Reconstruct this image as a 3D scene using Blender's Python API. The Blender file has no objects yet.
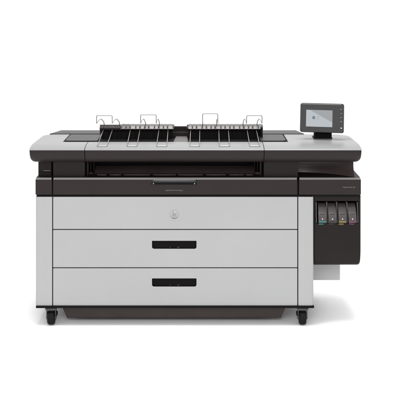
import bpy, bmesh, math, random
from mathutils import Vector, Matrix
random.seed(7)
R = math.radians
SC = bpy.context.scene
COL = SC.collection

# ------------------------------------------------------------------ measures
S = 0.00587          # metres per photo pixel on the plane Y = 0
D = 6.0              # camera distance from that plane
HC = 1.950           # camera height
YH = -5.0            # photo row of the horizon
def X(px, Y=0.0): return (px - 200.0) * S * (D + Y) / D
def Z(py, Y=0.0): return HC - (py - YH) * S * (D + Y) / D
def P(px, py, Y): return Vector((X(px, Y), Y, Z(py, Y)))

# ------------------------------------------------------------------ materials
def new_mat(name):
    m = bpy.data.materials.new(name); m.use_nodes = True
    nt = m.node_tree
    return m, nt, nt.nodes['Principled BSDF']

def link(nt, a, b): nt.links.new(a, b)

def plastic(name, col, rough=0.5, spec=0.3, bump=0.02, scale=900.0, var=0.12, coat=0.0):
    m, nt, b = new_mat(name)
    tc = nt.nodes.new('ShaderNodeTexCoord')
    n1 = nt.nodes.new('ShaderNodeTexNoise'); n1.inputs['Scale'].default_value = 6.0; n1.inputs['Detail'].default_value = 6.0
    link(nt, tc.outputs['Object'], n1.inputs['Vector'])
    ramp = nt.nodes.new('ShaderNodeMapRange')
    ramp.inputs['From Min'].default_value = 0.3; ramp.inputs['From Max'].default_value = 0.7
    ramp.inputs['To Min'].default_value = 1 - var; ramp.inputs['To Max'].default_value = 1 + var
    link(nt, n1.outputs['Fac'], ramp.inputs['Value'])
    mul = nt.nodes.new('ShaderNodeVectorMath'); mul.operation = 'SCALE'
    mul.inputs[0].default_value = col; link(nt, ramp.outputs['Result'], mul.inputs['Scale'])
    link(nt, mul.outputs['Vector'], b.inputs['Base Color'])
    rr = nt.nodes.new('ShaderNodeMapRange')
    rr.inputs['To Min'].default_value = rough - 0.05; rr.inputs['To Max'].default_value = rough + 0.05
    link(nt, n1.outputs['Fac'], rr.inputs['Value']); link(nt, rr.outputs['Result'], b.inputs['Roughness'])
    b.inputs['Specular IOR Level'].default_value = spec
    if bump:
        n2 = nt.nodes.new('ShaderNodeTexNoise'); n2.inputs['Scale'].default_value = scale; n2.inputs['Detail'].default_value = 2.0
        link(nt, tc.outputs['Object'], n2.inputs['Vector'])
        bp = nt.nodes.new('ShaderNodeBump'); bp.inputs['Strength'].default_value = bump; bp.inputs['Distance'].default_value = 0.001
        link(nt, n2.outputs['Fac'], bp.inputs['Height']); link(nt, bp.outputs['Normal'], b.inputs['Normal'])
    b.inputs['Coat Weight'].default_value = coat
    return m

def brushed(name, col, stretch=(2.0, 60.0, 600.0), rough=0.42, spec=0.35, metal=0.0, amp=0.05, bump=0.05):
    """brushed / fine lined sheet: noise pulled out along one axis"""
    m, nt, b = new_mat(name)
    tc = nt.nodes.new('ShaderNodeTexCoord')
    mp = nt.nodes.new('ShaderNodeMapping'); mp.inputs['Scale'].default_value = stretch
    link(nt, tc.outputs['Object'], mp.inputs['Vector'])
    n = nt.nodes.new('ShaderNodeTexNoise'); n.inputs['Scale'].default_value = 1.0; n.inputs['Detail'].default_value = 5.0
    link(nt, mp.outputs['Vector'], n.inputs['Vector'])
    mr = nt.nodes.new('ShaderNodeMapRange'); mr.inputs['From Min'].default_value = 0.25; mr.inputs['From Max'].default_value = 0.75
    mr.inputs['To Min'].default_value = 1 - amp; mr.inputs['To Max'].default_value = 1 + amp
    link(nt, n.outputs['Fac'], mr.inputs['Value'])
    n3 = nt.nodes.new('ShaderNodeTexNoise'); n3.inputs['Scale'].default_value = 2.2; n3.inputs['Detail'].default_value = 3.0
    link(nt, tc.outputs['Object'], n3.inputs['Vector'])
    m3 = nt.nodes.new('ShaderNodeMapRange'); m3.inputs['From Min'].default_value = 0.3; m3.inputs['From Max'].default_value = 0.7
    m3.inputs['To Min'].default_value = 0.98; m3.inputs['To Max'].default_value = 1.02
    link(nt, n3.outputs['Fac'], m3.inputs['Value'])
    mm = nt.nodes.new('ShaderNodeMath'); mm.operation = 'MULTIPLY'
    link(nt, mr.outputs['Result'], mm.inputs[0]); link(nt, m3.outputs['Result'], mm.inputs[1])
    mul = nt.nodes.new('ShaderNodeVectorMath'); mul.operation = 'SCALE'
    mul.inputs[0].default_value = col; link(nt, mm.outputs['Value'], mul.inputs['Scale'])
    link(nt, mul.outputs['Vector'], b.inputs['Base Color'])
    b.inputs['Roughness'].default_value = rough
    b.inputs['Specular IOR Level'].default_value = spec
    b.inputs['Metallic'].default_value = metal
    if bump:
        bp = nt.nodes.new('ShaderNodeBump'); bp.inputs['Strength'].default_value = bump; bp.inputs['Distance'].default_value = 0.0006
        link(nt, n.outputs['Fac'], bp.inputs['Height']); link(nt, bp.outputs['Normal'], b.inputs['Normal'])
    return m

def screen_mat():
    """lit start page with a diagonal reflection painted in as two grey fields"""
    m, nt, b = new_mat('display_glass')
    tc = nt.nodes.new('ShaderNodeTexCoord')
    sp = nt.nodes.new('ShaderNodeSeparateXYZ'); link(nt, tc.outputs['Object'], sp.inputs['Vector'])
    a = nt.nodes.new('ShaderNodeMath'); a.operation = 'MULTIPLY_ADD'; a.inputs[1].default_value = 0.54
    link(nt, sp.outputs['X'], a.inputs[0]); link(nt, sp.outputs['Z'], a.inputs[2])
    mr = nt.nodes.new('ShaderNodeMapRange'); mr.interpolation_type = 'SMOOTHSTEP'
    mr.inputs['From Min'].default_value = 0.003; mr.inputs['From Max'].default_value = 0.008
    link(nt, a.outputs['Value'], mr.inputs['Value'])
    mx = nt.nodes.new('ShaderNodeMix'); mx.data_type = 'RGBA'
    mx.inputs['A'].default_value = (0.60, 0.655, 0.70, 1); mx.inputs['B'].default_value = (0.36, 0.39, 0.42, 1)  # painted reflection: paler and darker side of the diagonal
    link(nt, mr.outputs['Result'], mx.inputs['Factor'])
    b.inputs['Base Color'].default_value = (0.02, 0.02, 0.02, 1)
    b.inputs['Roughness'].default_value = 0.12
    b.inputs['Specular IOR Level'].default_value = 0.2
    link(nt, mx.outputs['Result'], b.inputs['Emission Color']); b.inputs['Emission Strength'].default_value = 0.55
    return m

def emis(name, col, st):
    m, nt, b = new_mat(name)
    b.inputs['Base Color'].default_value = (0.02, 0.02, 0.02, 1); b.inputs['Specular IOR Level'].default_value = 0.1
    b.inputs['Emission Color'].default_value = (*col, 1); b.inputs['Emission Strength'].default_value = st
    b.inputs['Roughness'].default_value = 0.3
    return m

M = {}
M['grey']    = brushed('grey_painted_sheet', (0.300, 0.300, 0.303), (1.5, 40, 420), rough=0.46, amp=0.02, bump=0.02)
M['column']  = brushed('grey_lined_sheet', (0.305, 0.305, 0.308), (420, 40, 1.5), rough=0.5, amp=0.045, bump=0.05)
M['topgrey'] = brushed('silver_cover_paint', (0.160, 0.160, 0.162), (2.5, 380, 40), rough=0.38, amp=0.05, bump=0.05, spec=0.4)
M['dark']    = plastic('dark_brown_plastic', (0.0142, 0.0098, 0.0091), rough=0.44, spec=0.20, var=0.05)
M['dark2']   = plastic('darker_brown_plastic', (0.0082, 0.0052, 0.0049), rough=0.48, spec=0.16)
M['cup']     = plastic('brown_black_cup', (0.0032, 0.0021, 0.002), rough=0.5, spec=0.07)
M['skirt']   = plastic('brown_skirt_plastic', (0.033, 0.0245, 0.0225), rough=0.5, spec=0.25)
M['black']   = plastic('black_inner_plastic', (0.0035, 0.0028, 0.0028), rough=0.6, spec=0.10)
M['gloss']   = plastic('glossy_black_plastic', (0.0065, 0.0075, 0.0105), rough=0.2, spec=0.45, bump=0.0)
M['bezel']   = plastic('screen_bezel_plastic', (0.0075, 0.0066, 0.0066), rough=0.3, spec=0.18, bump=0.01)
M['highlight']    = brushed('painted_edge_highlight', (0.16, 0.152, 0.15), (3, 300, 300), rough=0.4, amp=0.05, bump=0.0)  # pale colour that paints highlights along dark plastic edges
M['wire']    = brushed('chromed_wire', (0.34, 0.33, 0.325), (200, 200, 200), rough=0.3, metal=0.85, amp=0.2, bump=0.0)
M['wiredark']= brushed('grey_wire', (0.15, 0.147, 0.144), (200, 200, 200), rough=0.35, metal=0.8, amp=0.2, bump=0.0)
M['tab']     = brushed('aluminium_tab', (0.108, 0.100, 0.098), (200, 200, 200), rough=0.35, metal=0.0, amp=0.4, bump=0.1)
M['tabshade']= brushed('shaded_aluminium_tab', (0.060, 0.053, 0.052), (260, 60, 60), rough=0.45, amp=0.2, bump=0.1)  # darker copy of the tab colour, painting shade into the gaps
M['chrome']  = brushed('badge_chrome', (0.31, 0.31, 0.313), (90, 90, 90), rough=0.5, metal=0.0, amp=0.05, bump=0.0)
M['guide']   = plastic('brown_guide_plastic', (0.045, 0.033, 0.031), rough=0.36, spec=0.45)
M['letter']  = brushed('badge_letter_metal', (0.20, 0.20, 0.203), (90, 90, 90), rough=0.4, metal=0.0, amp=0.05, bump=0.0)
M['slab']    = plastic('grey_inner_plastic', (0.075, 0.068, 0.066), rough=0.45, spec=0.3)
M['deck']    = plastic('deck_plastic', (0.0125, 0.0108, 0.0105), rough=0.42, spec=0.3)
M['cart']    = plastic('cartridge_plastic', (0.036, 0.0295, 0.0295), rough=0.36, spec=0.5, bump=0.02, scale=300)
M['rubber']  = plastic('black_rubber', (0.0035, 0.0035, 0.004), rough=0.6, spec=0.14, bump=0.1, scale=400)
M['steel']   = brushed('zinc_steel', (0.075, 0.075, 0.078), (120, 120, 30), rough=0.4, metal=0.6, amp=0.1)
M['rear']    = plastic('pale_grey_plastic', (0.39, 0.39, 0.393), rough=0.5, spec=0.3, var=0.03)
M['print']   = plastic('pale_print', (0.17, 0.165, 0.16), rough=0.5, spec=0.2, bump=0.0)
M['white']   = plastic('white_dot', (0.42, 0.42, 0.42), rough=0.4, spec=0.3, bump=0.0)
M['cyan']    = plastic('cyan_label', (0.022, 0.120, 0.138), rough=0.45, bump=0.0)
M['yellow']  = plastic('yellow_label', (0.165, 0.130, 0.025), rough=0.45, bump=0.0)
M['magenta'] = plastic('magenta_label', (0.115, 0.022, 0.066), rough=0.45, bump=0.0)
M['blacklab']= plastic('black_label', (0.016, 0.011, 0.011), rough=0.45, bump=0.0)
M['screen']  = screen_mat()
M['led']     = emis('button_light', (0.9, 0.9, 0.9), 0.9)
M['icon']    = emis('icon_blue', (0.11, 0.17, 0.21), 0.9)
M['icontext']= emis('icon_grey', (0.36, 0.37, 0.38), 0.85)
M['floor']   = plastic('white_studio_floor', (0.84, 0.84, 0.84), rough=0.7, spec=0.1, bump=0.0, var=0.01)

# ------------------------------------------------------------------ helpers
def obj(name, bm, mat, parent=None, smooth=None):
    """bmesh -> ONE linked mesh object; the mesh is in world coordinates of the parent"""
    me = bpy.data.meshes.new(name)
    bmesh.ops.recalc_face_normals(bm, faces=bm.faces)
    bm.to_mesh(me); bm.free()
    for m in (mat if isinstance(mat, (list, tuple)) else [mat]):
        me.materials.append(M[m])
    if smooth is not None:
        for p in me.polygons: p.use_smooth = True
        me.set_sharp_from_angle(angle=R(smooth))
        flatten(me)
    o = bpy.data.objects.new(name, me); COL.objects.link(o)
    if parent: o.parent = parent
    return o

def flatten(me):
    """large axis-aligned faces keep their own normal (no shading bleed from bevels)"""
    for p in me.polygons:
        if p.area > 8e-4 and max(abs(c) for c in p.normal) > 0.9995: p.use_smooth = False

def bm_new(): return bmesh.new()

def add_box(bm, x0, x1, y0, y1, z0, z1, bev=0.0, seg=2, mi=0):
    v = [bm.verts.new((x, y, z)) for x in (x0, x1) for y in (y0, y1) for z in (z0, z1)]
    f = []
    for q in ((0,1,3,2),(4,6,7,5),(0,4,5,1),(2,3,7,6),(0,2,6,4),(1,5,7,3)):
        fc = bm.faces.new([v[i] for i in q]); fc.material_index = mi; f.append(fc)
    if bev:
        e = list({e for fc in f for e in fc.edges})
        r = bmesh.ops.bevel(bm, geom=e, offset=bev, segments=seg, profile=0.5, affect='EDGES')
        for fc in r['faces']: fc.material_index = mi
    return bm

def add_pbox(bm, px0, px1, py0, py1, Y0, Y1, bev=0.0, seg=2, mi=0):
    """box whose front face (at Y0) has the given photo outline"""
    return add_box(bm, X(px0, Y0), X(px1, Y0), Y0, Y1, Z(py1, Y0), Z(py0, Y0), bev, seg, mi)

def add_prism(bm, pts, axis, a0, a1, bev=0.0, seg=2, mi=0, bev_filter=None):
    """polygon extruded: axis 'Y' -> pts (x,z); 'Z' -> pts (x,y); 'X' -> pts (y,z)"""
    def mk(p, a):
        return {'Y': (p[0], a, p[1]), 'Z': (p[0], p[1], a), 'X': (a, p[0], p[1])}[axis]
    A = [bm.verts.new(mk(p, a0)) for p in pts]; B = [bm.verts.new(mk(p, a1)) for p in pts]
    f = [bm.faces.new(A), bm.faces.new(B[::-1])]
    n = len(pts)
    for i in range(n):
        f.append(bm.faces.new((A[i], B[i], B[(i+1) % n], A[(i+1) % n])))
    for fc in f: fc.material_index = mi
    if bev:
        e = list(set(list(f[0].edges) + list(f[1].edges)))
        if bev_filter: e = [q for q in e if bev_filter(q)]
        r = bmesh.ops.bevel(bm, geom=e, offset=bev, segments=seg, profile=0.5, affect='EDGES')
        for fc in r['faces']: fc.material_index = mi
    return bm

def round_poly(pts, rad, seg=6):
    """2-D polygon with rounded corners; rad: one number or one per corner"""
    out = []; n = len(pts)
    for i, p in enumerate(pts):
        r = rad[i] if isinstance(rad, (list, tuple)) else rad
        p = Vector(p); a = Vector(pts[i-1]); b = Vector(pts[(i+1) % n])
        if r <= 0: out.append(tuple(p)); continue
        da = (a-p).normalized(); db = (b-p).normalized()
        half = da.angle(db) / 2
        t = min(r / math.tan(half), (a-p).length*0.49, (b-p).length*0.49)
        r2 = t * math.tan(half)
        c = p + (da+db).normalized() * (r2 / math.sin(half))
        s = p + da*t - c; e = p + db*t - c
        ang = math.atan2(s.x*e.y - s.y*e.x, s.dot(e))
        for k in range(seg+1):
            w = ang*k/seg; cs, sn = math.cos(w), math.sin(w)
            out.append((c.x + s.x*cs - s.y*sn, c.y + s.x*sn + s.y*cs))
    return out

def fillet(path, rad, seg=5, closed=False):
    out = []; n = len(path)
    for i, p in enumerate(path):
        if not closed and i in (0, n-1): out.append(p.copy()); continue
        a = path[i-1]; b = path[(i+1) % n]
        da = (a-p); db = (b-p); la, lb = da.length, db.length
        t = min(rad, la*0.45, lb*0.45)
        s = p + da.normalized()*t; e = p + db.normalized()*t
        for k in range(seg+1):
            u = k/seg
            out.append(s*(1-u)**2 + p*2*u*(1-u) + e*u*u)
    return out

def add_tube(bm, path, r, n=8, mi=0, rad=0.0):
    if rad: path = fillet(path, rad)
    rings = []; up = None
    for i, p in enumerate(path):
        t = (path[min(i+1, len(path)-1)] - path[max(i-1, 0)]).normalized()
        if up is None:
            up = t.orthogonal().normalized()
        up = (up - t*up.dot(t)).normalized(); sd = t.cross(up)
        rings.append([bm.verts.new(p + (up*math.cos(2*math.pi*k/n) + sd*math.sin(2*math.pi*k/n))*r) for k in range(n)])
    for a, b in zip(rings, rings[1:]):
        for k in range(n):
            bm.faces.new((a[k], a[(k+1) % n], b[(k+1) % n], b[k])).material_index = mi
    bm.faces.new(rings[0][::-1]).material_index = mi; bm.faces.new(rings[-1]).material_index = mi
    return bm

def add_lathe(bm, prof, c, axis, n=32, mi=0):
    """prof: list of (radius, along) turned round axis through c"""
    ax = {'X': Vector((1,0,0)), 'Y': Vector((0,1,0)), 'Z': Vector((0,0,1))}[axis]
    u = ax.orthogonal().normalized(); w = ax.cross(u); c = Vector(c)
    rings = []
    for r, a in prof:
        if r < 1e-6: rings.append([bm.verts.new(c + ax*a)])
        else: rings.append([bm.verts.new(c + ax*a + (u*math.cos(2*math.pi*k/n) + w*math.sin(2*math.pi*k/n))*r) for k in range(n)])
    for a, b in zip(rings, rings[1:]):
        for k in range(n):
            k2 = (k+1) % n
            q = [a[k % len(a)], a[k2 % len(a)], b[k2 % len(b)], b[k % len(b)]]
            q = list(dict.fromkeys(q))
            if len(q) > 2: bm.faces.new(q).material_index = mi
    return bm

def cut(o, cutter_bm):
    """carve a real recess or opening"""
    me = bpy.data.meshes.new('recess_cutter'); bmesh.ops.recalc_face_normals(cutter_bm, faces=cutter_bm.faces)
    cutter_bm.to_mesh(me); cutter_bm.free()
    c = bpy.data.objects.new('recess_cutter', me); COL.objects.link(c)
    md = o.modifiers.new('b', 'BOOLEAN'); md.operation = 'DIFFERENCE'; md.solver = 'EXACT'; md.object = c
    dg = bpy.context.evaluated_depsgraph_get()
    nm = bpy.data.meshes.new_from_object(o.evaluated_get(dg), preserve_all_data_layers=True, depsgraph=dg)
    o.modifiers.clear(); old = o.data; o.data = nm; nm.name = old.name
    bpy.data.objects.remove(c); bpy.data.meshes.remove(me); bpy.data.meshes.remove(old)
    for a in [a.name for a in nm.attributes if 'normal' in a.name or a.name == 'sharp_edge']: nm.attributes.remove(nm.attributes[a])
    for p in nm.polygons: p.use_smooth = False

def lettering(name, body, px0, px1, py, Y, mat, parent, h_px=1.6, shear=0.0):
    cu = bpy.data.curves.new(name, 'FONT'); cu.body = body; cu.size = 1.0; cu.extrude = 0.02; cu.shear = shear
    t = bpy.data.objects.new(name, cu); COL.objects.link(t)
    dg = bpy.context.evaluated_depsgraph_get(); dg.update()
    me = bpy.data.meshes.new_from_object(t.evaluated_get(dg)); bpy.data.objects.remove(t); bpy.data.curves.remove(cu)
    xs = [v.co.x for v in me.vertices]; ys = [v.co.y for v in me.vertices]
    k = (X(px1, Y) - X(px0, Y)) / (max(xs) - min(xs)); ky = k if h_px is None else h_px*S/(max(ys)-min(ys))
    cx = (max(xs)+min(xs))/2; cy = (max(ys)+min(ys))/2
    c = P((px0+px1)/2, py, Y)
    for v in me.vertices:
        v.co = Vector((c.x + (v.co.x-cx)*k, Y - v.co.z*0.02, c.z + (v.co.y-cy)*ky))
    me.name = name; me.materials.clear(); me.materials.append(M[mat])
    o = bpy.data.objects.new(name, me); COL.objects.link(o); o.parent = parent
    return o

def empty(name, label, cat, loc=(0,0,0), group=None):
    o = bpy.data.objects.new(name, None); COL.objects.link(o); o.location = loc
    o.empty_display_size = 0.2; o['label'] = label; o['category'] = cat
    if group: o['group'] = group
    return o

# ------------------------------------------------------------------ setting
bm = bm_new()
nx, ny = 2, 2
vs = [bm.verts.new(p) for p in ((-14,-9,0),(14,-9,0),(14,12,0),(-14,12,0))]
bm.faces.new(vs)
fl = obj('floor', bm, 'floor'); fl['kind'] = 'structure'
fl['label'] = 'seamless white studio floor under the printer'; fl['category'] = 'floor'

# ------------------------------------------------------------------ printer
pr = empty('large_format_printer', 'wide grey and dark brown floor-standing printer on four black casters, touchscreen on top', 'printer', (0, 0, 0))
YF = 0.03                                    # front plane of drawers and band

# carcass behind the seams
bm = bm_new()
add_box(bm, X(37, .05), X(312.5, .05), 0.05, 0.68, Z(305.5, .05), Z(181, .05))
obj('carcass', bm, 'black', pr)

# grey corner columns
zt, zb = Z(197, YF), Z(305.8, YF)
for (a, b) in ((35.6, 52.1), (298.3, 313.6)):
    bm = bm_new()
    xo, xi = (X(a, YF), X(b, YF))
    rl, rr_ = (0.012, 0.003) if a < 100 else (0.003, 0.012)
    add_prism(bm, round_poly([(xo, YF), (xi, YF), (xi, 0.70), (xo, 0.70)], [rl, rr_, 0.004, 0.004], 6), 'Z', zb, zt, 0.0025, 2)
    obj('corner_column', bm, 'column', pr, 40)

# drawers, upper door with badge
rows = [(197.0, 229.15), (230.05, 267.45), (268.35, 305.8)]
for i, (t, b_) in enumerate(rows):
    bm = bm_new()
    add_box(bm, X(53.0, YF), X(297.4, YF), YF, 0.049, Z(b_, YF), Z(t, YF), 0.003, 3)
    nm = 'front_door' if i == 0 else 'drawer'
    o = obj(nm, bm, 'grey', pr, 40)
    if i == 0:
        # badge: domed disc with the two slanted letters standing proud
        c = P(174.4, 214.2, YF); rr = 3.9*S
        bb = bm_new(); add_lathe(bb, [(0, -0.003), (rr*0.93, -0.003), (rr*0.97, -0.002), (rr*0.97, 0.002)], c+Vector((0, 0, -rr*0.16)), 'Y', 48)
        shade_disc = obj('badge_shade', bb, 'slab', o, 50)  # offset disc that paints the dark arc under the badge
        bb = bm_new()
        add_lathe(bb, [(0, -0.0052), (rr*0.80, -0.0050), (rr*0.94, -0.0042), (rr, -0.0028), (rr, 0.002)], c, 'Y', 48)
        bdg = obj('badge', bb, 'chrome', o, 50)
        def stroke(bm, pts, w):
            add_tube(bm, [Vector((c.x + p[0]*rr, YF-0.0050, c.z + p[1]*rr)) for p in pts], w*rr, 8)
        bm = bm_new()
        stroke(bm, [(-0.22, 0.93), (-0.62, -0.42)], 0.075)
        stroke(bm, [(-0.47, 0.10), (-0.32, 0.28), (-0.16, 0.26), (-0.13, 0.10), (-0.28, -0.42)], 0.075)
        stroke(bm, [(0.20, 0.30), (-0.18, -0.93)], 0.075)
        stroke(bm, [(0.20, 0.28), (0.42, 0.28), (0.50, 0.12), (0.38, -0.32), (0.24, -0.44), (0.02, -0.42)], 0.075)
        bdg.name = 'badge'; obj('badge_letters', bm, 'letter', o, 60)
    else:
        hy0, hy1 = ((240.8, 248.8), (278.4, 286.6))[i-1]
        x0, x1 = X(152, YF), X(196.5, YF); z0, z1 = Z(hy1, YF), Z(hy0, YF)
        pol = round_poly([(x0, z0), (x1, z0), (x1, z1), (x0, z1)], [0.012, 0.012, 0.002, 0.002])
        cb = bm_new(); add_prism(cb, pol, 'Y', YF-0.05, 0.09); cut(o, cb)
        # the scooped cup behind the cut-out
        hb = bm_new()
        n = len(pol); cxm, czm = (x0+x1)/2, (z0+z1)/2
        def ring(y, k, dz=0.0): return [hb.verts.new((cxm+(p[0]-cxm)*k, y, czm+(p[1]-czm)*k+dz)) for p in pol]
        rg = [ring(YF+0.0015, 1.0), ring(YF+0.0025, 0.985), ring(YF+0.0185, 0.97, 0.0008)]
        for v in rg[-1]:                          # the cup's back leans: shallow at its lower lip, deep under the top edge
            u = (v.co.z - z0)/(z1 - z0); v.co.y = YF + 0.011 + 0.0075*u
        for a, b2 in zip(rg, rg[1:]):
            for k in range(n): hb.faces.new((a[k], a[(k+1) % n], b2[(k+1) % n], b2[k]))
        hb.faces.new(rg[-1])
        h = obj('handle', hb, 'cup', o)
        for (gx, gw) in ((170.0, .6), (178.3, 1.2)):
            g = bm_new(); add_pbox(g, gx-gw, gx+gw, hy1-1.7, hy1-1.1, YF+0.008, YF+0.015, 0.001, 1)
            obj('latch', g, 'slab', h)

# base frame under the drawers + sloping skirt
bm = bm_new()
add_pbox(bm, 35.8, 314.2, 306.0, 308.3, 0.022, 0.69, 0.003, 2)
obj('base_frame', bm, 'black', pr, 40)
bm = bm_new()
Y0 = 0.10
pol = [(X(62, Y0), Z(306.5, Y0)), (X(66.8, Y0), Z(318, Y0)), (X(281, Y0), Z(318, Y0)), (X(286, Y0), Z(306.5, Y0))]
add_prism(bm, pol, 'Y', Y0, 0.62, 0.004, 2)
obj('skirt', bm, 'skirt', pr, 40)

# casters
def caster(px, Y, side):
    x = X(px, Y); r = 0.041; w = 0.021
    root = bm_new()
    add_box(root, x-0.034, x+0.034, Y-0.030, Y+0.034, 0.093, 0.1015, 0.003, 2)      # top plate
    add_lathe(root, [(0, 0.083), (0.020, 0.083), (0.022, 0.0935), (0, 0.0935)], (x, Y+0.004, 0), 'Z', 24)
    for s in (-1, 1):                                                            # fork cheeks
        pol = round_poly([(Y-0.018, 0.088), (Y+0.026, 0.088), (Y+0.016, 0.030), (Y-0.008, 0.030)], 0.006, 4)
        add_prism(root, pol, 'X', x+s*0.0245, x+s*0.0285)
    add_box(root, x-0.0285, x+0.0285, Y-0.020, Y+0.026, 0.0845, 0.0895, 0.0015, 1)
    cs = obj('caster', root, 'steel', pr, 40)
    wb = bm_new()
    add_lathe(wb, [(0.012, -w), (r-0.007, -w), (r-0.002, -w+0.004), (r, -w+0.011), (r, w-0.011), (r-0.002, w-0.004), (r-0.007, w), (0.012, w)], (x, Y, r), 'X', 40)
    wh = obj('wheel', wb, 'rubber', cs, 40)
    hb = bm_new()
    add_lathe(hb, [(0, -0.0305), (0.007, -0.0305), (0.009, -0.029), (0.009, 0.029), (0.007, 0.0305), (0, 0.0305)], (x, Y, r), 'X', 16)
    obj('axle', hb, 'steel', wh, 40)
    br = bm_new()                                                                # brake pedal at the side
    add_box(br, x+side*0.030-0.006, x+side*0.030+0.006, Y-0.012, Y+0.018, 0.052, 0.074, 0.003, 2)
    obj('brake', br, 'black', cs, 40)
for (px, Y, sd) in ((51.4, 0.055, 1), (302.4, 0.055, -1), (50.5, 0.60, 1), (303.4, 0.60, -1)):
    caster(px, Y, sd)

# front band in three pieces, each with a pale strip painting its edge highlight
def band(a, b_, y1, ww=0.0):
    bm = bm_new()
    add_box(bm, X(a, YF), X(b_, YF), YF, y1, Z(194.8, YF), Z(179.4, YF), 0.003, 3)
    o = obj('front_band', bm, 'dark', pr, 40)
    t = bm_new()
    x0, x1 = X(a, YF)+0.003+ww, X(b_, YF)-0.003
    add_prism(t, [(YF-0.001, Z(179.6, YF)), (YF+0.003, Z(178.4, YF)), (YF+0.010, Z(177.8, YF)), (y1-0.02, Z(177.8, YF)-0.0005), (y1-0.02, Z(179.6, YF))], 'X', x0, x1)
    for f in t.faces:
        f.material_index = 1 if f.calc_center_median().y > YF+0.012 and abs(f.normal.x) < 0.5 else 0
    obj('highlight_strip', t, ['highlight', 'dark2'], o)  # pale front faces paint the highlight on the ledge edge
    return o
b1 = band(35.4, 51.9, 0.20)
b2 = band(52.9, 297.4, 0.20)
b3 = band(299.0, 361.0, 0.62)
# shadow line below the bands, put in as a black bar
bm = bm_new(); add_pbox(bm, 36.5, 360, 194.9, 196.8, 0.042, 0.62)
obj('under_band_shadow', bm, 'black', pr)

# pull handle on the band + fine print
bm = bm_new()
yb = YF-0.014
add_box(bm, X(152.4, yb), X(196.0, yb), yb, YF+0.004, Z(182.4, yb), Z(180.4, yb), 0.0035, 3)
hd = obj('handle', bm, 'gloss', b2, 40)
bm = bm_new()
add_pbox(bm, 151.4, 197.0, 182.7, 184.7, YF-0.001, YF+0.001)
obj('handle_recess', bm, 'black', hd)
bm = bm_new()
add_box(bm, X(153, yb), X(195.4, yb), yb+0.001, YF-0.002, Z(180.3, yb), Z(179.9, yb), 0.0005, 1)
obj('handle_highlight', bm, 'highlight', hd)  # pale strip painting the highlight on top of the handle
for px in (153.4, 194.6):
    bm = bm_new(); add_lathe(bm, [(0, -0.003), (0.003, -0.002), (0.0035, 0.0)], P(px, 183.6, YF-0.001), 'Y', 16)
    obj('handle_screw', bm, 'white', hd, 60)
lettering('front_lettering', 'PageWide Technology', 165.6, 182.6, 190.4, YF-0.0004, 'print', b2, 1.25)
lettering('model_lettering', 'PageWide XL', 343.0, 355.3, 187.4, YF-0.0004, 'print', b3, 1.3)

# neck between band and cover
zn0, zn1 = Z(179.3, YF), Z(160.5, 0.05)
YN = 0.10
bm = bm_new(); add_box(bm, X(38.2, YN), X(51.6, YN), YN, 0.60, zn0, zn1, 0.004, 2)
nk = obj('neck_panel', bm, 'dark2', pr, 40)
g = bm_new(); add_pbox(g, 38.6, 50.5, 171.7, 172.3, YN-0.003, YN+0.001); obj('panel_joint', g, 'black', nk)
g = bm_new(); add_pbox(g, 43.5, 50.5, 170.2, 171.3, YN-0.004, YN+0.001, .001, 1); obj('latch', g, 'slab', nk)
YM = 0.066
for (a, b_) in ((53.0, 84.9), (263.7, 298.0)):
    bm = bm_new(); add_box(bm, X(a, YM), X(b_, YM), YM, 0.60, zn0, zn1, 0.003, 2)
    obj('neck_panel', bm, 'dark2', pr, 40)

# media slot between the neck panels
bm = bm_new(); add_box(bm, X(85.2, YM), X(263.4, YM), 0.26, 0.40, zn0, zn1)
sl = obj('media_slot', bm, 'black', pr)  # black colour also paints the shade along the slot's top
bm = bm_new()                                   # guide plate leaning back, open to the light from the front
add_prism(bm, [(0.235, Z(165.5, 0.235)), (0.259, Z(165.5, 0.235)), (0.259, Z(173.5, 0.17)), (0.165, Z(173.5, 0.17)), (0.175, Z(172.6, 0.17))], 'X', X(95, .2), X(254.5, .2))
obj('guide_plate', bm, 'guide', sl)
yr, zr = 0.125, Z(175.4, .125)
bm = bm_new()
add_tube(bm, [Vector((X(88, .12), yr, zr)), Vector((X(261, .12), yr, zr))], 0.006, 14)
fr = obj('feed_roller', bm, 'black', sl, 40)
for a, b_ in ((97, 106.5), (109.5, 121), (124, 150), (153, 176), (178, 203), (206, 226), (229, 244), (246, 253)):
    bm = bm_new(); x0, x1 = X(a, yr), X(b_, yr)
    add_lathe(bm, [(0.0062, 0), (0.0080, 0.003), (0.0080, x1-x0-0.003), (0.0062, x1-x0)], (x0, yr, zr), 'X', 14)
    obj('roller_sleeve', bm, 'guide', fr, 40)
bm = bm_new(); add_pbox(bm, 90, 257, 173.6, 174.2, 0.155, 0.165, .001, 1); obj('exit_lip', bm, 'dark', sl)
for s, xs in ((1, (86.6, 90.2, 93.4)), (-1, (261.8, 258.2, 255.0))):      # mechanism at both ends
    bm = bm_new()
    add_box(bm, min(X(xs[0], .12), X(xs[0]+s*2, .12)), max(X(xs[0], .12), X(xs[0]+s*2, .12)), 0.12, 0.30, zn0, zn1-0.004, 0.002, 1)
    add_box(bm, min(X(xs[1], .18), X(xs[1]+s*1.4, .18)), max(X(xs[1], .18), X(xs[1]+s*1.4, .18)), 0.18, 0.32, Z(172.5, .18), zn1-0.004, 0.002, 1)
    add_box(bm, min(X(xs[2], .16), X(xs[2]+s*.7, .16)), max(X(xs[2], .16), X(xs[2]+s*.7, .16)), 0.16, 0.30, Z(171.5, .16), zn1-0.004, 0.001, 1)
    add_lathe(bm, [(0, -0.02), (0.013, -0.02), (0.015, -0.016), (0.015, 0.016), (0, 0.016)], (X(xs[0]+s*3.4, .15), 0.15, Z(173.6, .15)), 'X', 18)
    obj('side_bracket', bm, 'dark', sl, 40)

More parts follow.
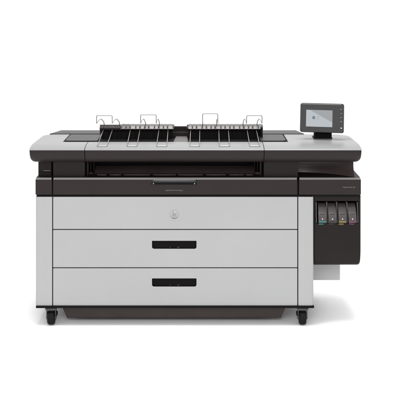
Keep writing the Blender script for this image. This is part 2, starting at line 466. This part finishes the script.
# alcove at the right: back wall that sweeps forward to the outer edge
xa, xb = X(299.0, .1), X(353.2, .10)
bm = bm_new(); rows_ = []
for k in range(0, 25):
    u = k/24.0; x = xa + (xb-xa)*u; y = 0.235-0.15*u**2.6
    col_ = [(y-0.010-0.03*u, zn0), (y-0.008-0.027*u, zn0+0.012), (y+0.002-0.012*u, zn0+0.035), (y+0.006, zn0+0.065), (y+0.006, zn1), (0.50, zn1), (0.50, zn0)]
    rows_.append([bm.verts.new((x, q[0], q[1])) for q in col_])
for a, b_ in zip(rows_, rows_[1:]):
    for k in range(7): bm.faces.new((a[k], a[(k+1) % 7], b_[(k+1) % 7], b_[k]))
bm.faces.new(rows_[0]); bm.faces.new(rows_[-1][::-1])
obj('side_alcove', bm, 'guide', pr, 40)

# ------------------------------------------------------------------ top cover
ZL0, ZL1 = Z(163.4, 0.0), Z(150.6, 0.0)
ZT = 1.060                                       # level of the flat top
xL, xS1, xS2, xR = X(29.2), X(84.6), X(264.2), X(361.8)
GAP = 0.0018
def yprof(y0=0.0, yend=0.6):
    zf = Z(150.4, 0.0)
    return [(y0, zf), (y0-0.0015, zf+0.003), (y0+0.0015, Z(149.6, 0.0)+0.001), (0.02, Z(149.6, 0.0)+0.0065), (0.05, ZT-0.006), (0.08, ZT-0.002), (0.115, ZT), (yend, ZT), (yend, zf)]
def lip(x0, x1, rl, rr):
    """dark front lip: rounded lower outer corner, belly drawn in towards the bottom"""
    bm = bm_new()
    prof = [(0.001, ZL1+0.004), (0.0, ZL1-0.004), (0.0015, ZL1-0.016), (0.006, ZL1-0.030), (0.013, ZL1-0.043), (0.022, ZL1-0.055), (0.034, ZL0+0.0075), (0.048, ZL0+0.0015), (0.065, ZL0), (0.60, ZL0), (0.60, ZL1+0.004)]
    cols = []
    N = 14
    xs = []
    if rl: xs += [(x0 + rl*(1-math.cos(k/N*math.pi/2)), rl*(1-math.sin(k/N*math.pi/2))) for k in range(N+1)]
    else: xs += [(x0, 0)]
    if rr: xs += [(x1 - rr*(1-math.cos(k/N*math.pi/2)), rr*(1-math.sin(k/N*math.pi/2))) for k in range(N, -1, -1)]
    else: xs += [(x1, 0)]
    H = ZL1+0.004-ZL0
    for (x, lift) in xs:
        q = (H-lift)/H
        cols.append([bm.verts.new((x, y*q + 0.012*(1-q) if y < 0.3 else y, ZL1+0.004-(ZL1+0.004-z)*q)) for (y, z) in prof])
    n = len(prof)
    for a, b in zip(cols, cols[1:]):
        for k in range(n): bm.faces.new((a[k], a[(k+1) % n], b[(k+1) % n], b[k]))
    bm.faces.new(cols[0]); bm.faces.new(cols[-1][::-1])
    bmesh.ops.remove_doubles(bm, verts=bm.verts, dist=1e-5)
    bmesh.ops.dissolve_degenerate(bm, dist=1e-6, edges=bm.edges)
    return bm

def cover(x0, x1, outline):
    """outline: plan polygon of the flat part; the front strip is a curved extrusion cut to it"""
    bm = bm_new(); add_prism(bm, yprof(-0.001, 0.70), 'X', x0, x1)
    o = obj('top_cover', bm, 'topgrey', pr)
    big = bm_new()                                # keep only what lies inside the plan outline
    add_prism(big, outline, 'Z', 0.9, 1.2)
    me = bpy.data.meshes.new('outline'); bmesh.ops.recalc_face_normals(big, faces=big.faces); big.to_mesh(me); big.free()
    c = bpy.data.objects.new('outline', me); COL.objects.link(c)
    md = o.modifiers.new('b', 'BOOLEAN'); md.operation = 'INTERSECT'; md.solver = 'EXACT'; md.object = c
    dg = bpy.context.evaluated_depsgraph_get()
    nm = bpy.data.meshes.new_from_object(o.evaluated_get(dg), depsgraph=dg)
    o.modifiers.clear(); old = o.data; o.data = nm; nm.name = old.name
    bpy.data.objects.remove(c); bpy.data.meshes.remove(me); bpy.data.meshes.remove(old)
    nm.materials.clear(); nm.materials.append(M['topgrey'])
    for p in nm.polygons: p.use_smooth = True
    nm.set_sharp_from_angle(angle=R(32))
    return o
YD, YE, YB = 0.192, 0.50, 0.530               # deck front, deck back, cover back
xDL, xDR = -0.832, 0.535
oL = round_poly([(xL, -0.01), (xS1-GAP, -0.01), (xS1-GAP, YD), (xDL, YD), (xDL, YB), (xL+0.012, YB)], [0.016, 0, 0, 0.012, 0, 0.11], 10)
oM = [(xS1+GAP, -0.01), (xS2-GAP, -0.01), (xS2-GAP, YD), (xS1+GAP, YD)]
oR = round_poly([(xS2+GAP, -0.01), (xR, -0.01), (xR-0.012, YB), (xDR, YB), (xDR, YD), (xS2+GAP, YD)], [0, 0.016, 0.11, 0, 0.012, 0], 10)
cL = cover(xL-0.01, xS1-GAP+.01, oL); cM = cover(xS1+GAP-.01, xS2-GAP+.01, oM); cR = cover(xS2+GAP-.01, xR+.01, oR)
obj('front_lip', lip(xL+0.001, xS1-GAP, 0.030, 0), 'dark', cL, 35)
obj('front_lip', lip(xS1+GAP, xS2-GAP, 0, 0), 'dark', cM, 35)
obj('front_lip', lip(xS2+GAP, xR-0.001, 0, 0.030), 'dark', cR, 35)

# deck let into the cover behind the front strip
bm = bm_new(); add_box(bm, xDL+0.001, xDR-0.001, YD+0.001, 0.52, 1.0, ZT-0.012)
dk = obj('stacker_deck', bm, 'black', pr)  # black colour stands in for the shade under the rails
# raised flaps left and right
for (a, b_) in ((xDL+0.010, X(99.5, .35)), (X(259.5, .35), xDR-0.010)):
    bm = bm_new()
    lft = a < 0
    cc = 0.018
    pol = [(a + (cc if lft else 0), YD+0.030), (b_ - (0 if lft else cc), YD+0.030), (b_, YD+0.05), (b_, YE), (a, YE), (a, YD+0.05)]
    add_prism(bm, pol, 'Z', ZT-0.011, ZT+0.004, 0.002, 2)
    o = obj('deck_flap', bm, 'deck', dk, 40)
# slab along the back
bm = bm_new()
add_prism(bm, [(X(53.5, 0)-0.10, YB+0.002), (X(304.0, 0)+0.055, YB+0.002), (X(296, .69), 0.70), (X(61, .69), 0.70)], 'Z', ZT-0.06, ZT+0.004, 0.002, 2)
bk = obj('rear_slab', bm, 'deck', pr, 40)
bm = bm_new(); add_box(bm, X(100, .58), X(262, .58), 0.56, 0.60, ZT+0.003, Z(128.4, .56), 0.006, 2)
add_box(bm, X(172.5, .52), X(188.5, .52), 0.535, 0.558, ZT+0.003, Z(126.6, .53), 0.004, 2)
obj('rear_bar', bm, 'dark2', bk, 40)
# grey slab seen in the gap between both rails
bm = bm_new()
add_prism(bm, [(X(173.5, .25), YD+0.03), (X(188.3, .25), YD+0.03), (X(187.0, .46), YE-0.03), (X(176.0, .46), YE-0.03)], 'Z', ZT-0.011, ZT-0.004, 0.001, 1)
add_box(bm, X(172, .5), X(189, .5), YE-0.028, YE-0.012, ZT-0.011, ZT+0.022, 0.002, 1)
for f in bm.faces:
    f.material_index = 1 if f.calc_center_median().y > YE-0.029 else 0
obj('paper_stop', bm, ['slab', 'dark2'], dk, 40)

# ------------------------------------------------------------------ stacker rails
YR = 0.41
def rail(px0, px1, dark_to):
    bm = bm_new()
    zb_, zt_ = Z(130.2, YR), Z(124.6, YR)
    zm = zb_ + (zt_-zb_)*0.42
    pol = round_poly([(YR-0.012, zb_), (YR+0.030, zb_), (YR+0.030, zt_-0.004), (YR+0.010, zt_-0.002), (YR-0.012, zm)], 0.005, 3)
    add_prism(bm, pol, 'X', X(px0, YR), X(px1, YR), 0.0)
    o = obj('stacker_rail', bm, 'dark2', pr, 40)
    # row of stepped clips along the sloping face
    x = px0 + 1.6; k = 0
    widths = [3.4, 1.3, 2.6, 1.5, 4.4, 1.2, 2.9, 1.4]
    while x < px1 - 1.2:
        w = min(widths[k % len(widths)], px1 - 0.5 - x)
        up = 1 if k % 2 == 0 else 0
        top, bot = 124.8 - up*0.35, 128.5 + (0.0 if up else 0.25)
        y0 = YR-0.016 - 0.0015*up
        if x < dark_to:                       # painted dark end of the rail's reflection: small pale studs, no clips
            if k % 3 != 2:
                bm = bm_new(); c = P(x+1.0, 127.0, YR)
                add_box(bm, c.x-0.0055, c.x+0.0055, YR-0.0125, YR+0.004, c.z-0.006, c.z+0.003, 0.003, 2)
                obj('stud', bm, 'slab', o, 40)
            x += 2.75; k += 1; continue
        pol = [(y0, Z(bot, YR)), (y0+0.012, Z(bot, YR)+0.010), (y0+0.020, Z(top, YR)), (YR+0.022, Z(top, YR)+0.001), (YR+0.022, Z(top, YR)-0.004), (y0+0.006, Z(bot, YR)-0.001)]
        bm = bm_new(); add_prism(bm, pol, 'X', X(x, YR)+0.0004, X(x+w, YR)-0.0004, 0.0012, 1)
        if up or w > 0.5: obj('clip', bm, ('slab' if x < 134 and k % 3 else 'tab') if up else 'tabshade', o, 40)  # slab clips paint the fade towards the reflection's dark end
        else: bm.free()
        x += w; k += 1
    return o
r1 = rail(99.8, 174.2, 120.5); r2 = rail(186.8, 262.8, 0)
for o, a, b_ in ((r1, 101.5, 172.5), (r2, 188.5, 262.0)):
    bm = bm_new(); add_box(bm, X(a, YR), X(b_, YR), YR+0.012, YR+0.030, ZT-0.012, Z(130.3, YR), 0.001, 1)
    # slots in the supporting wall
    for k in range(8):
        xx = X(a, YR) + (X(b_, YR)-X(a, YR))*(k+0.5)/8
        add_box(bm, xx-0.016, xx+0.016, YR+0.005, YR+0.0122, ZT-0.011, Z(131.5, YR), 0.001, 1)
    obj('rail_support', bm, 'black', o, 40)
bm = bm_new(); add_box(bm, X(260.4, .40), X(262.4, .40), 0.36, 0.47, ZT-0.012, Z(126.8, .40), 0.003, 2)
obj('end_plate', bm, 'black', r2, 40)

# six long wire guides from the rails down to the front strip
YW = 0.045
for (tx0, tx1, bx0, bx1, rl_) in ((103.2, 112.2, 97.2, 106.8, r1), (130.3, 139.8, 127.0, 137.0, r1), (158.8, 168.0, 156.5, 166.8, r1),
                                  (190.6, 199.8, 189.8, 199.5, r2), (218.8, 228.4, 219.3, 229.6, r2), (247.2, 256.4, 249.8, 259.8, r2)):
    bm = bm_new()
    add_tube(bm, [P(tx0, 129.0, YR+0.004), P(tx0, 130.6, YR-0.014), P(bx0, 146.0, YW), P(bx1, 146.0, YW), P(tx1, 130.6, YR-0.014), P(tx1, 129.0, YR+0.004)], 0.0023, 8, rad=0.009)
    obj('wire_guide', bm, 'wire', rl_, 60)

# four short hoops that rise from the rails and reach forward
YHOOP = -0.05
for (fx0, fx1, top, c0, c1, rl_) in ((96.6, 112.2, 115.6, 104.3, 119.6, r1), (140.6, 156.2, 114.8, 145.6, 159.4, r1),
                                     (202.6, 217.8, 113.7, 202.6, 216.4, r2), (246.6, 262.0, 115.6, 243.0, 257.0, r2)):
    bm = bm_new()
    def leg(fx, cx):
        m = fx + (cx-fx)*0.62
        return [P(cx, 125.2, YR), P(cx - (cx-fx)*0.06, 121.8, YR-0.02), P(m, 118.9, YR-0.14), P(fx + (cx-fx)*0.34, 119.8, YR-0.25), P(fx, 123.3, YHOOP)]
    add_tube(bm, leg(fx0, c0) + [P(fx0, 122.4, YHOOP-0.01), P(fx0, top, YHOOP-0.01), P(fx1, top, YHOOP-0.01), P(fx1, 122.4, YHOOP-0.01)] + leg(fx1, c1)[::-1], 0.0022, 8, rad=0.008)
    obj('wire_hoop', bm, 'wiredark', rl_, 60)

# ------------------------------------------------------------------ ink bay
YI = 0.055
bm = bm_new()
zt, zb = Z(195.2, YI), Z(266.6, YI)
x0, x1 = X(314.2, YI), X(360.6, YI)
lay = []
for dy, dz in ((0.0, 0.090), (0.0015, 0.070), (0.005, 0.048), (0.011, 0.027), (0.021, 0.011), (0.034, 0.002), (0.048, 0.0), (0.525, 0.0)):
    pol = round_poly([(x0, zb+dz), (x1, zb+dz), (x1, zt), (x0, zt)], [0.003, 0.016, 0.002, 0.002], 6)
    lay.append([bm.verts.new((p[0], YI+dy, p[1])) for p in pol])
n = len(lay[0])
for a, b_ in zip(lay, lay[1:]):
    for k in range(n): bm.faces.new((a[k], a[(k+1) % n], b_[(k+1) % n], b_[k]))
bm.faces.new(lay[0]); bm.faces.new(lay[-1][::-1])
ib = obj('ink_bay', bm, 'dark2', pr, 35)
cb = bm_new()
add_box(cb, X(315.6, YI), X(358.6, YI), -0.1, YI+0.14, Z(223.4, YI), Z(201.0, YI))
cut(ib, cb)
for p in ib.data.polygons: p.use_smooth = True
ib.data.set_sharp_from_angle(angle=R(30)); flatten(ib.data)
# thin grey dividers
for px in (316.3, 326.9, 336.9, 347.0, 357.6):
    bm = bm_new()
    w = 0.45
    add_prism(bm, [(YI+0.004, Z(202.2, YI)), (YI+0.130, Z(202.2, YI)), (YI+0.130, Z(222.8, YI)), (YI-0.012, Z(222.4, YI))], 'X', X(px-w, YI), X(px+w, YI), 0.001, 1)
    obj('divider', bm, 'slab', ib)
for px, mt in ((321.3, 'cyan'), (331.2, 'blacklab'), (341.4, 'yellow'), (351.8, 'magenta')):
    bm = bm_new(); add_pbox(bm, px-2.6, px+2.2, 223.6, 224.7, YI-0.0012, YI+0.001)
    obj('slot_label', bm, mt, ib)

# ------------------------------------------------------------------ rear box under the ink bay
bm = bm_new()
YQ = 0.30
add_pbox(bm, 304, 340.3, 258, 280.4, YQ, YQ+0.30, 0.006, 3)
obj('rear_box', bm, 'rear', pr, 40)

# ------------------------------------------------------------------ touchscreen
cp_c = P(322.1, 118.0, 0.30)
pw, ph = 43.4*S*1.05, 28.0*S*1.05/math.cos(R(14))
stand = bm_new()
zs = ZT
add_box(stand, X(313.6, .335), X(332.4, .335), 0.335, 0.42, zs-0.002, zs+0.007, 0.003, 2)
pol = [(0.338, zs+0.004), (0.338, zs+0.030), (0.328, Z(128, .33)), (0.352, Z(128, .33)), (0.40, zs+0.004)]
add_prism(stand, pol, 'X', X(314.4, .335), X(331.8, .335), 0.002, 2)
cpo = obj('control_panel', stand, 'black', pr, 40)
hing = bm_new()
add_box(hing, -pw/2, pw/2, -0.013, 0.013, -ph/2, ph/2)
# round outline in its own plane
hing.free(); hing = bm_new()
add_prism(hing, round_poly([(-pw/2, -ph/2), (pw/2, -ph/2), (pw/2, ph/2), (-pw/2, ph/2)], 0.012, 6), 'Y', -0.014, 0.014, 0.004, 3)
scr = obj('screen_housing', hing, 'bezel', cpo, 40)
scr.location = cp_c
scr.rotation_euler = (R(-14), R(0.5), R(-9))
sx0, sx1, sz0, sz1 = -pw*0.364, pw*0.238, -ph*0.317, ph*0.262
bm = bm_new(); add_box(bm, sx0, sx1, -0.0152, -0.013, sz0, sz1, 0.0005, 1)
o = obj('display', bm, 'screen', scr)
ic = bm_new()
add_box(ic, -0.058, -0.043, -0.0158, -0.015, -0.010, 0.008, 0.0015, 1)
obj('screen_icon', ic, 'icon', scr)
for (a, b_, z) in ((-0.030, -0.016, 0.006), (-0.030, -0.021, 0.000), (-0.030, -0.018, -0.009)):
    ic = bm_new(); add_box(ic, a, b_, -0.0157, -0.015, z-0.0013, z+0.0013)
    obj('screen_text', ic, 'icontext', scr)
bm = bm_new(); add_box(bm, -pw*0.47, pw*0.44, -0.0155, -0.0135, ph*0.455, ph*0.475, 0.0005, 1)
obj('housing_highlight', bm, 'highlight', scr)  # pale strip painting the lit top edge of the housing
bm = bm_new(); add_box(bm, pw*0.425, pw*0.455, -0.016, -0.0135, -ph*0.36, -ph*0.325, 0.001, 1)
obj('button', bm, 'led', scr)
for k in range(4):
    bm = bm_new(); add_box(bm, pw*0.415, pw*0.455, -0.0156, -0.0135, ph*(0.30-k*0.14)-0.003, ph*(0.30-k*0.14)+0.003, 0.0005, 1)
    obj('touch_key', bm, 'gloss', scr)

# ------------------------------------------------------------------ four ink cartridges, each lifts out of its slot
def cartridge(px, first):
    """built round its own base"""
    if first:
        root = empty('ink_cartridge', '', 'ink cartridge', (0,0,0), 'ink cartridges in the bay')
        w = 8.0*S/2; h = 18.6*S
        bm = bm_new()
        prof = [(-0.0215, 0.004), (-0.018, 0.0), (0.11, 0.0), (0.11, h), (0.030, h), (0.023, h-0.003), (0.003, h*0.80), (-0.0085, h*0.62), (-0.0155, h*0.46), (-0.0198, h*0.28), (-0.0215, h*0.14)]
        add_prism(bm, prof, 'X', -w, w, 0.0015, 2)
        obj('shell', bm, 'cart', root, 35)
        bm = bm_new(); add_box(bm, -w*0.66, w*0.66, -0.0165, 0.000, h*0.46, h*0.475)
        obj('grip_line', bm, 'black', root)
        bm = bm_new(); add_box(bm, -w*0.40, w*0.30, 0.0035, 0.012, h*0.775, h*0.80, 0.0006, 1)
        obj('embossed_mark', bm, 'dark2', root)
        bm = bm_new(); add_lathe(bm, [(0, -0.003), (0.0038, -0.0022), (0.0046, 0.0), (0.0046, 0.006)], (0, -0.0195, h*0.225), 'Y', 20)
        obj('indicator', bm, 'white', root, 50)
        bm = bm_new(); add_box(bm, -w*0.86, w*0.86, -0.0228, -0.016, h*0.045, h*0.115, 0.001, 1)
        obj('colour_stripe', bm, 'cyan', root)
        return root
    r = cart0.copy(); COL.objects.link(r)
    for ch in cart0.children:
        c = ch.copy(); COL.objects.link(c); c.parent = r
    return r
cart0 = None
for k, (px, mt, lab, ang) in enumerate((
        (322.0, 'cyan', 'dark ink cartridge with a cyan stripe at its foot, next to the grey column', 0.5),
        (331.9, 'blacklab', 'dark ink cartridge with a black stripe, between the cyan and the yellow one', 0.0),
        (342.0, 'yellow', 'dark ink cartridge with a yellow stripe at its foot', 0.0),
        (352.2, 'magenta', 'dark ink cartridge with a magenta stripe, nearest the outer edge of the bay', -2.5))):
    c = cartridge(px, k == 0)
    if k == 0: cart0 = c
    c.location = (X(px, YI), YI-0.004, Z(222.3, YI)); c['label'] = lab
    c.rotation_euler = (0, R(ang), 0)
    if mt != 'cyan':
        for ch in c.children:
            if ch.name.startswith('colour_stripe'):
                ch.data = ch.data.copy(); ch.data.materials[0] = M[mt]

# ------------------------------------------------------------------ light
w = bpy.data.worlds.new('World'); SC.world = w; w.use_nodes = True
bg = w.node_tree.nodes['Background']; bg.inputs['Color'].default_value = (1, 1, 1, 1); bg.inputs['Strength'].default_value = 1.25

def area(name, loc, target, sx, sy, power, col=(1,1,1)):
    l = bpy.data.lights.new(name, 'AREA'); l.shape = 'RECTANGLE'; l.size = sx; l.size_y = sy; l.energy = power; l.color = col
    o = bpy.data.objects.new(name, l); COL.objects.link(o); o.location = loc
    o.rotation_euler = (Vector(target)-Vector(loc)).to_track_quat('-Z', 'Y').to_euler()
    return o
area('softbox_overhead', (0.08, -0.05, 4.4), (0.0, 0.15, 0.6), 3.0, 1.4, 230)
area('added_front_key', (-0.3, -5.6, 3.3), (0, 0, 0.6), 2.6, 1.8, 110)  # added front lamp, unseen, to keep the floor ahead bright

# ------------------------------------------------------------------ camera
cam = bpy.data.cameras.new('camera'); co = bpy.data.objects.new('camera', cam); COL.objects.link(co)
co.location = (0, -D, HC); co.rotation_euler = (R(90), 0, 0)
cam.sensor_width = 36.0; cam.sensor_fit = 'HORIZONTAL'
cam.lens = D/S/400.0*36.0
cam.shift_x = 0.0; cam.shift_y = -(200.0-YH)/400.0
cam.clip_end = 200
SC.camera = co

SC.render.engine = 'CYCLES'
SC.view_settings.view_transform = 'Standard'; SC.view_settings.look = 'None'
SC.view_settings.exposure = 0; SC.view_settings.gamma = 1
SC.cycles.use_denoising = True
SC.cycles.max_bounces = 8
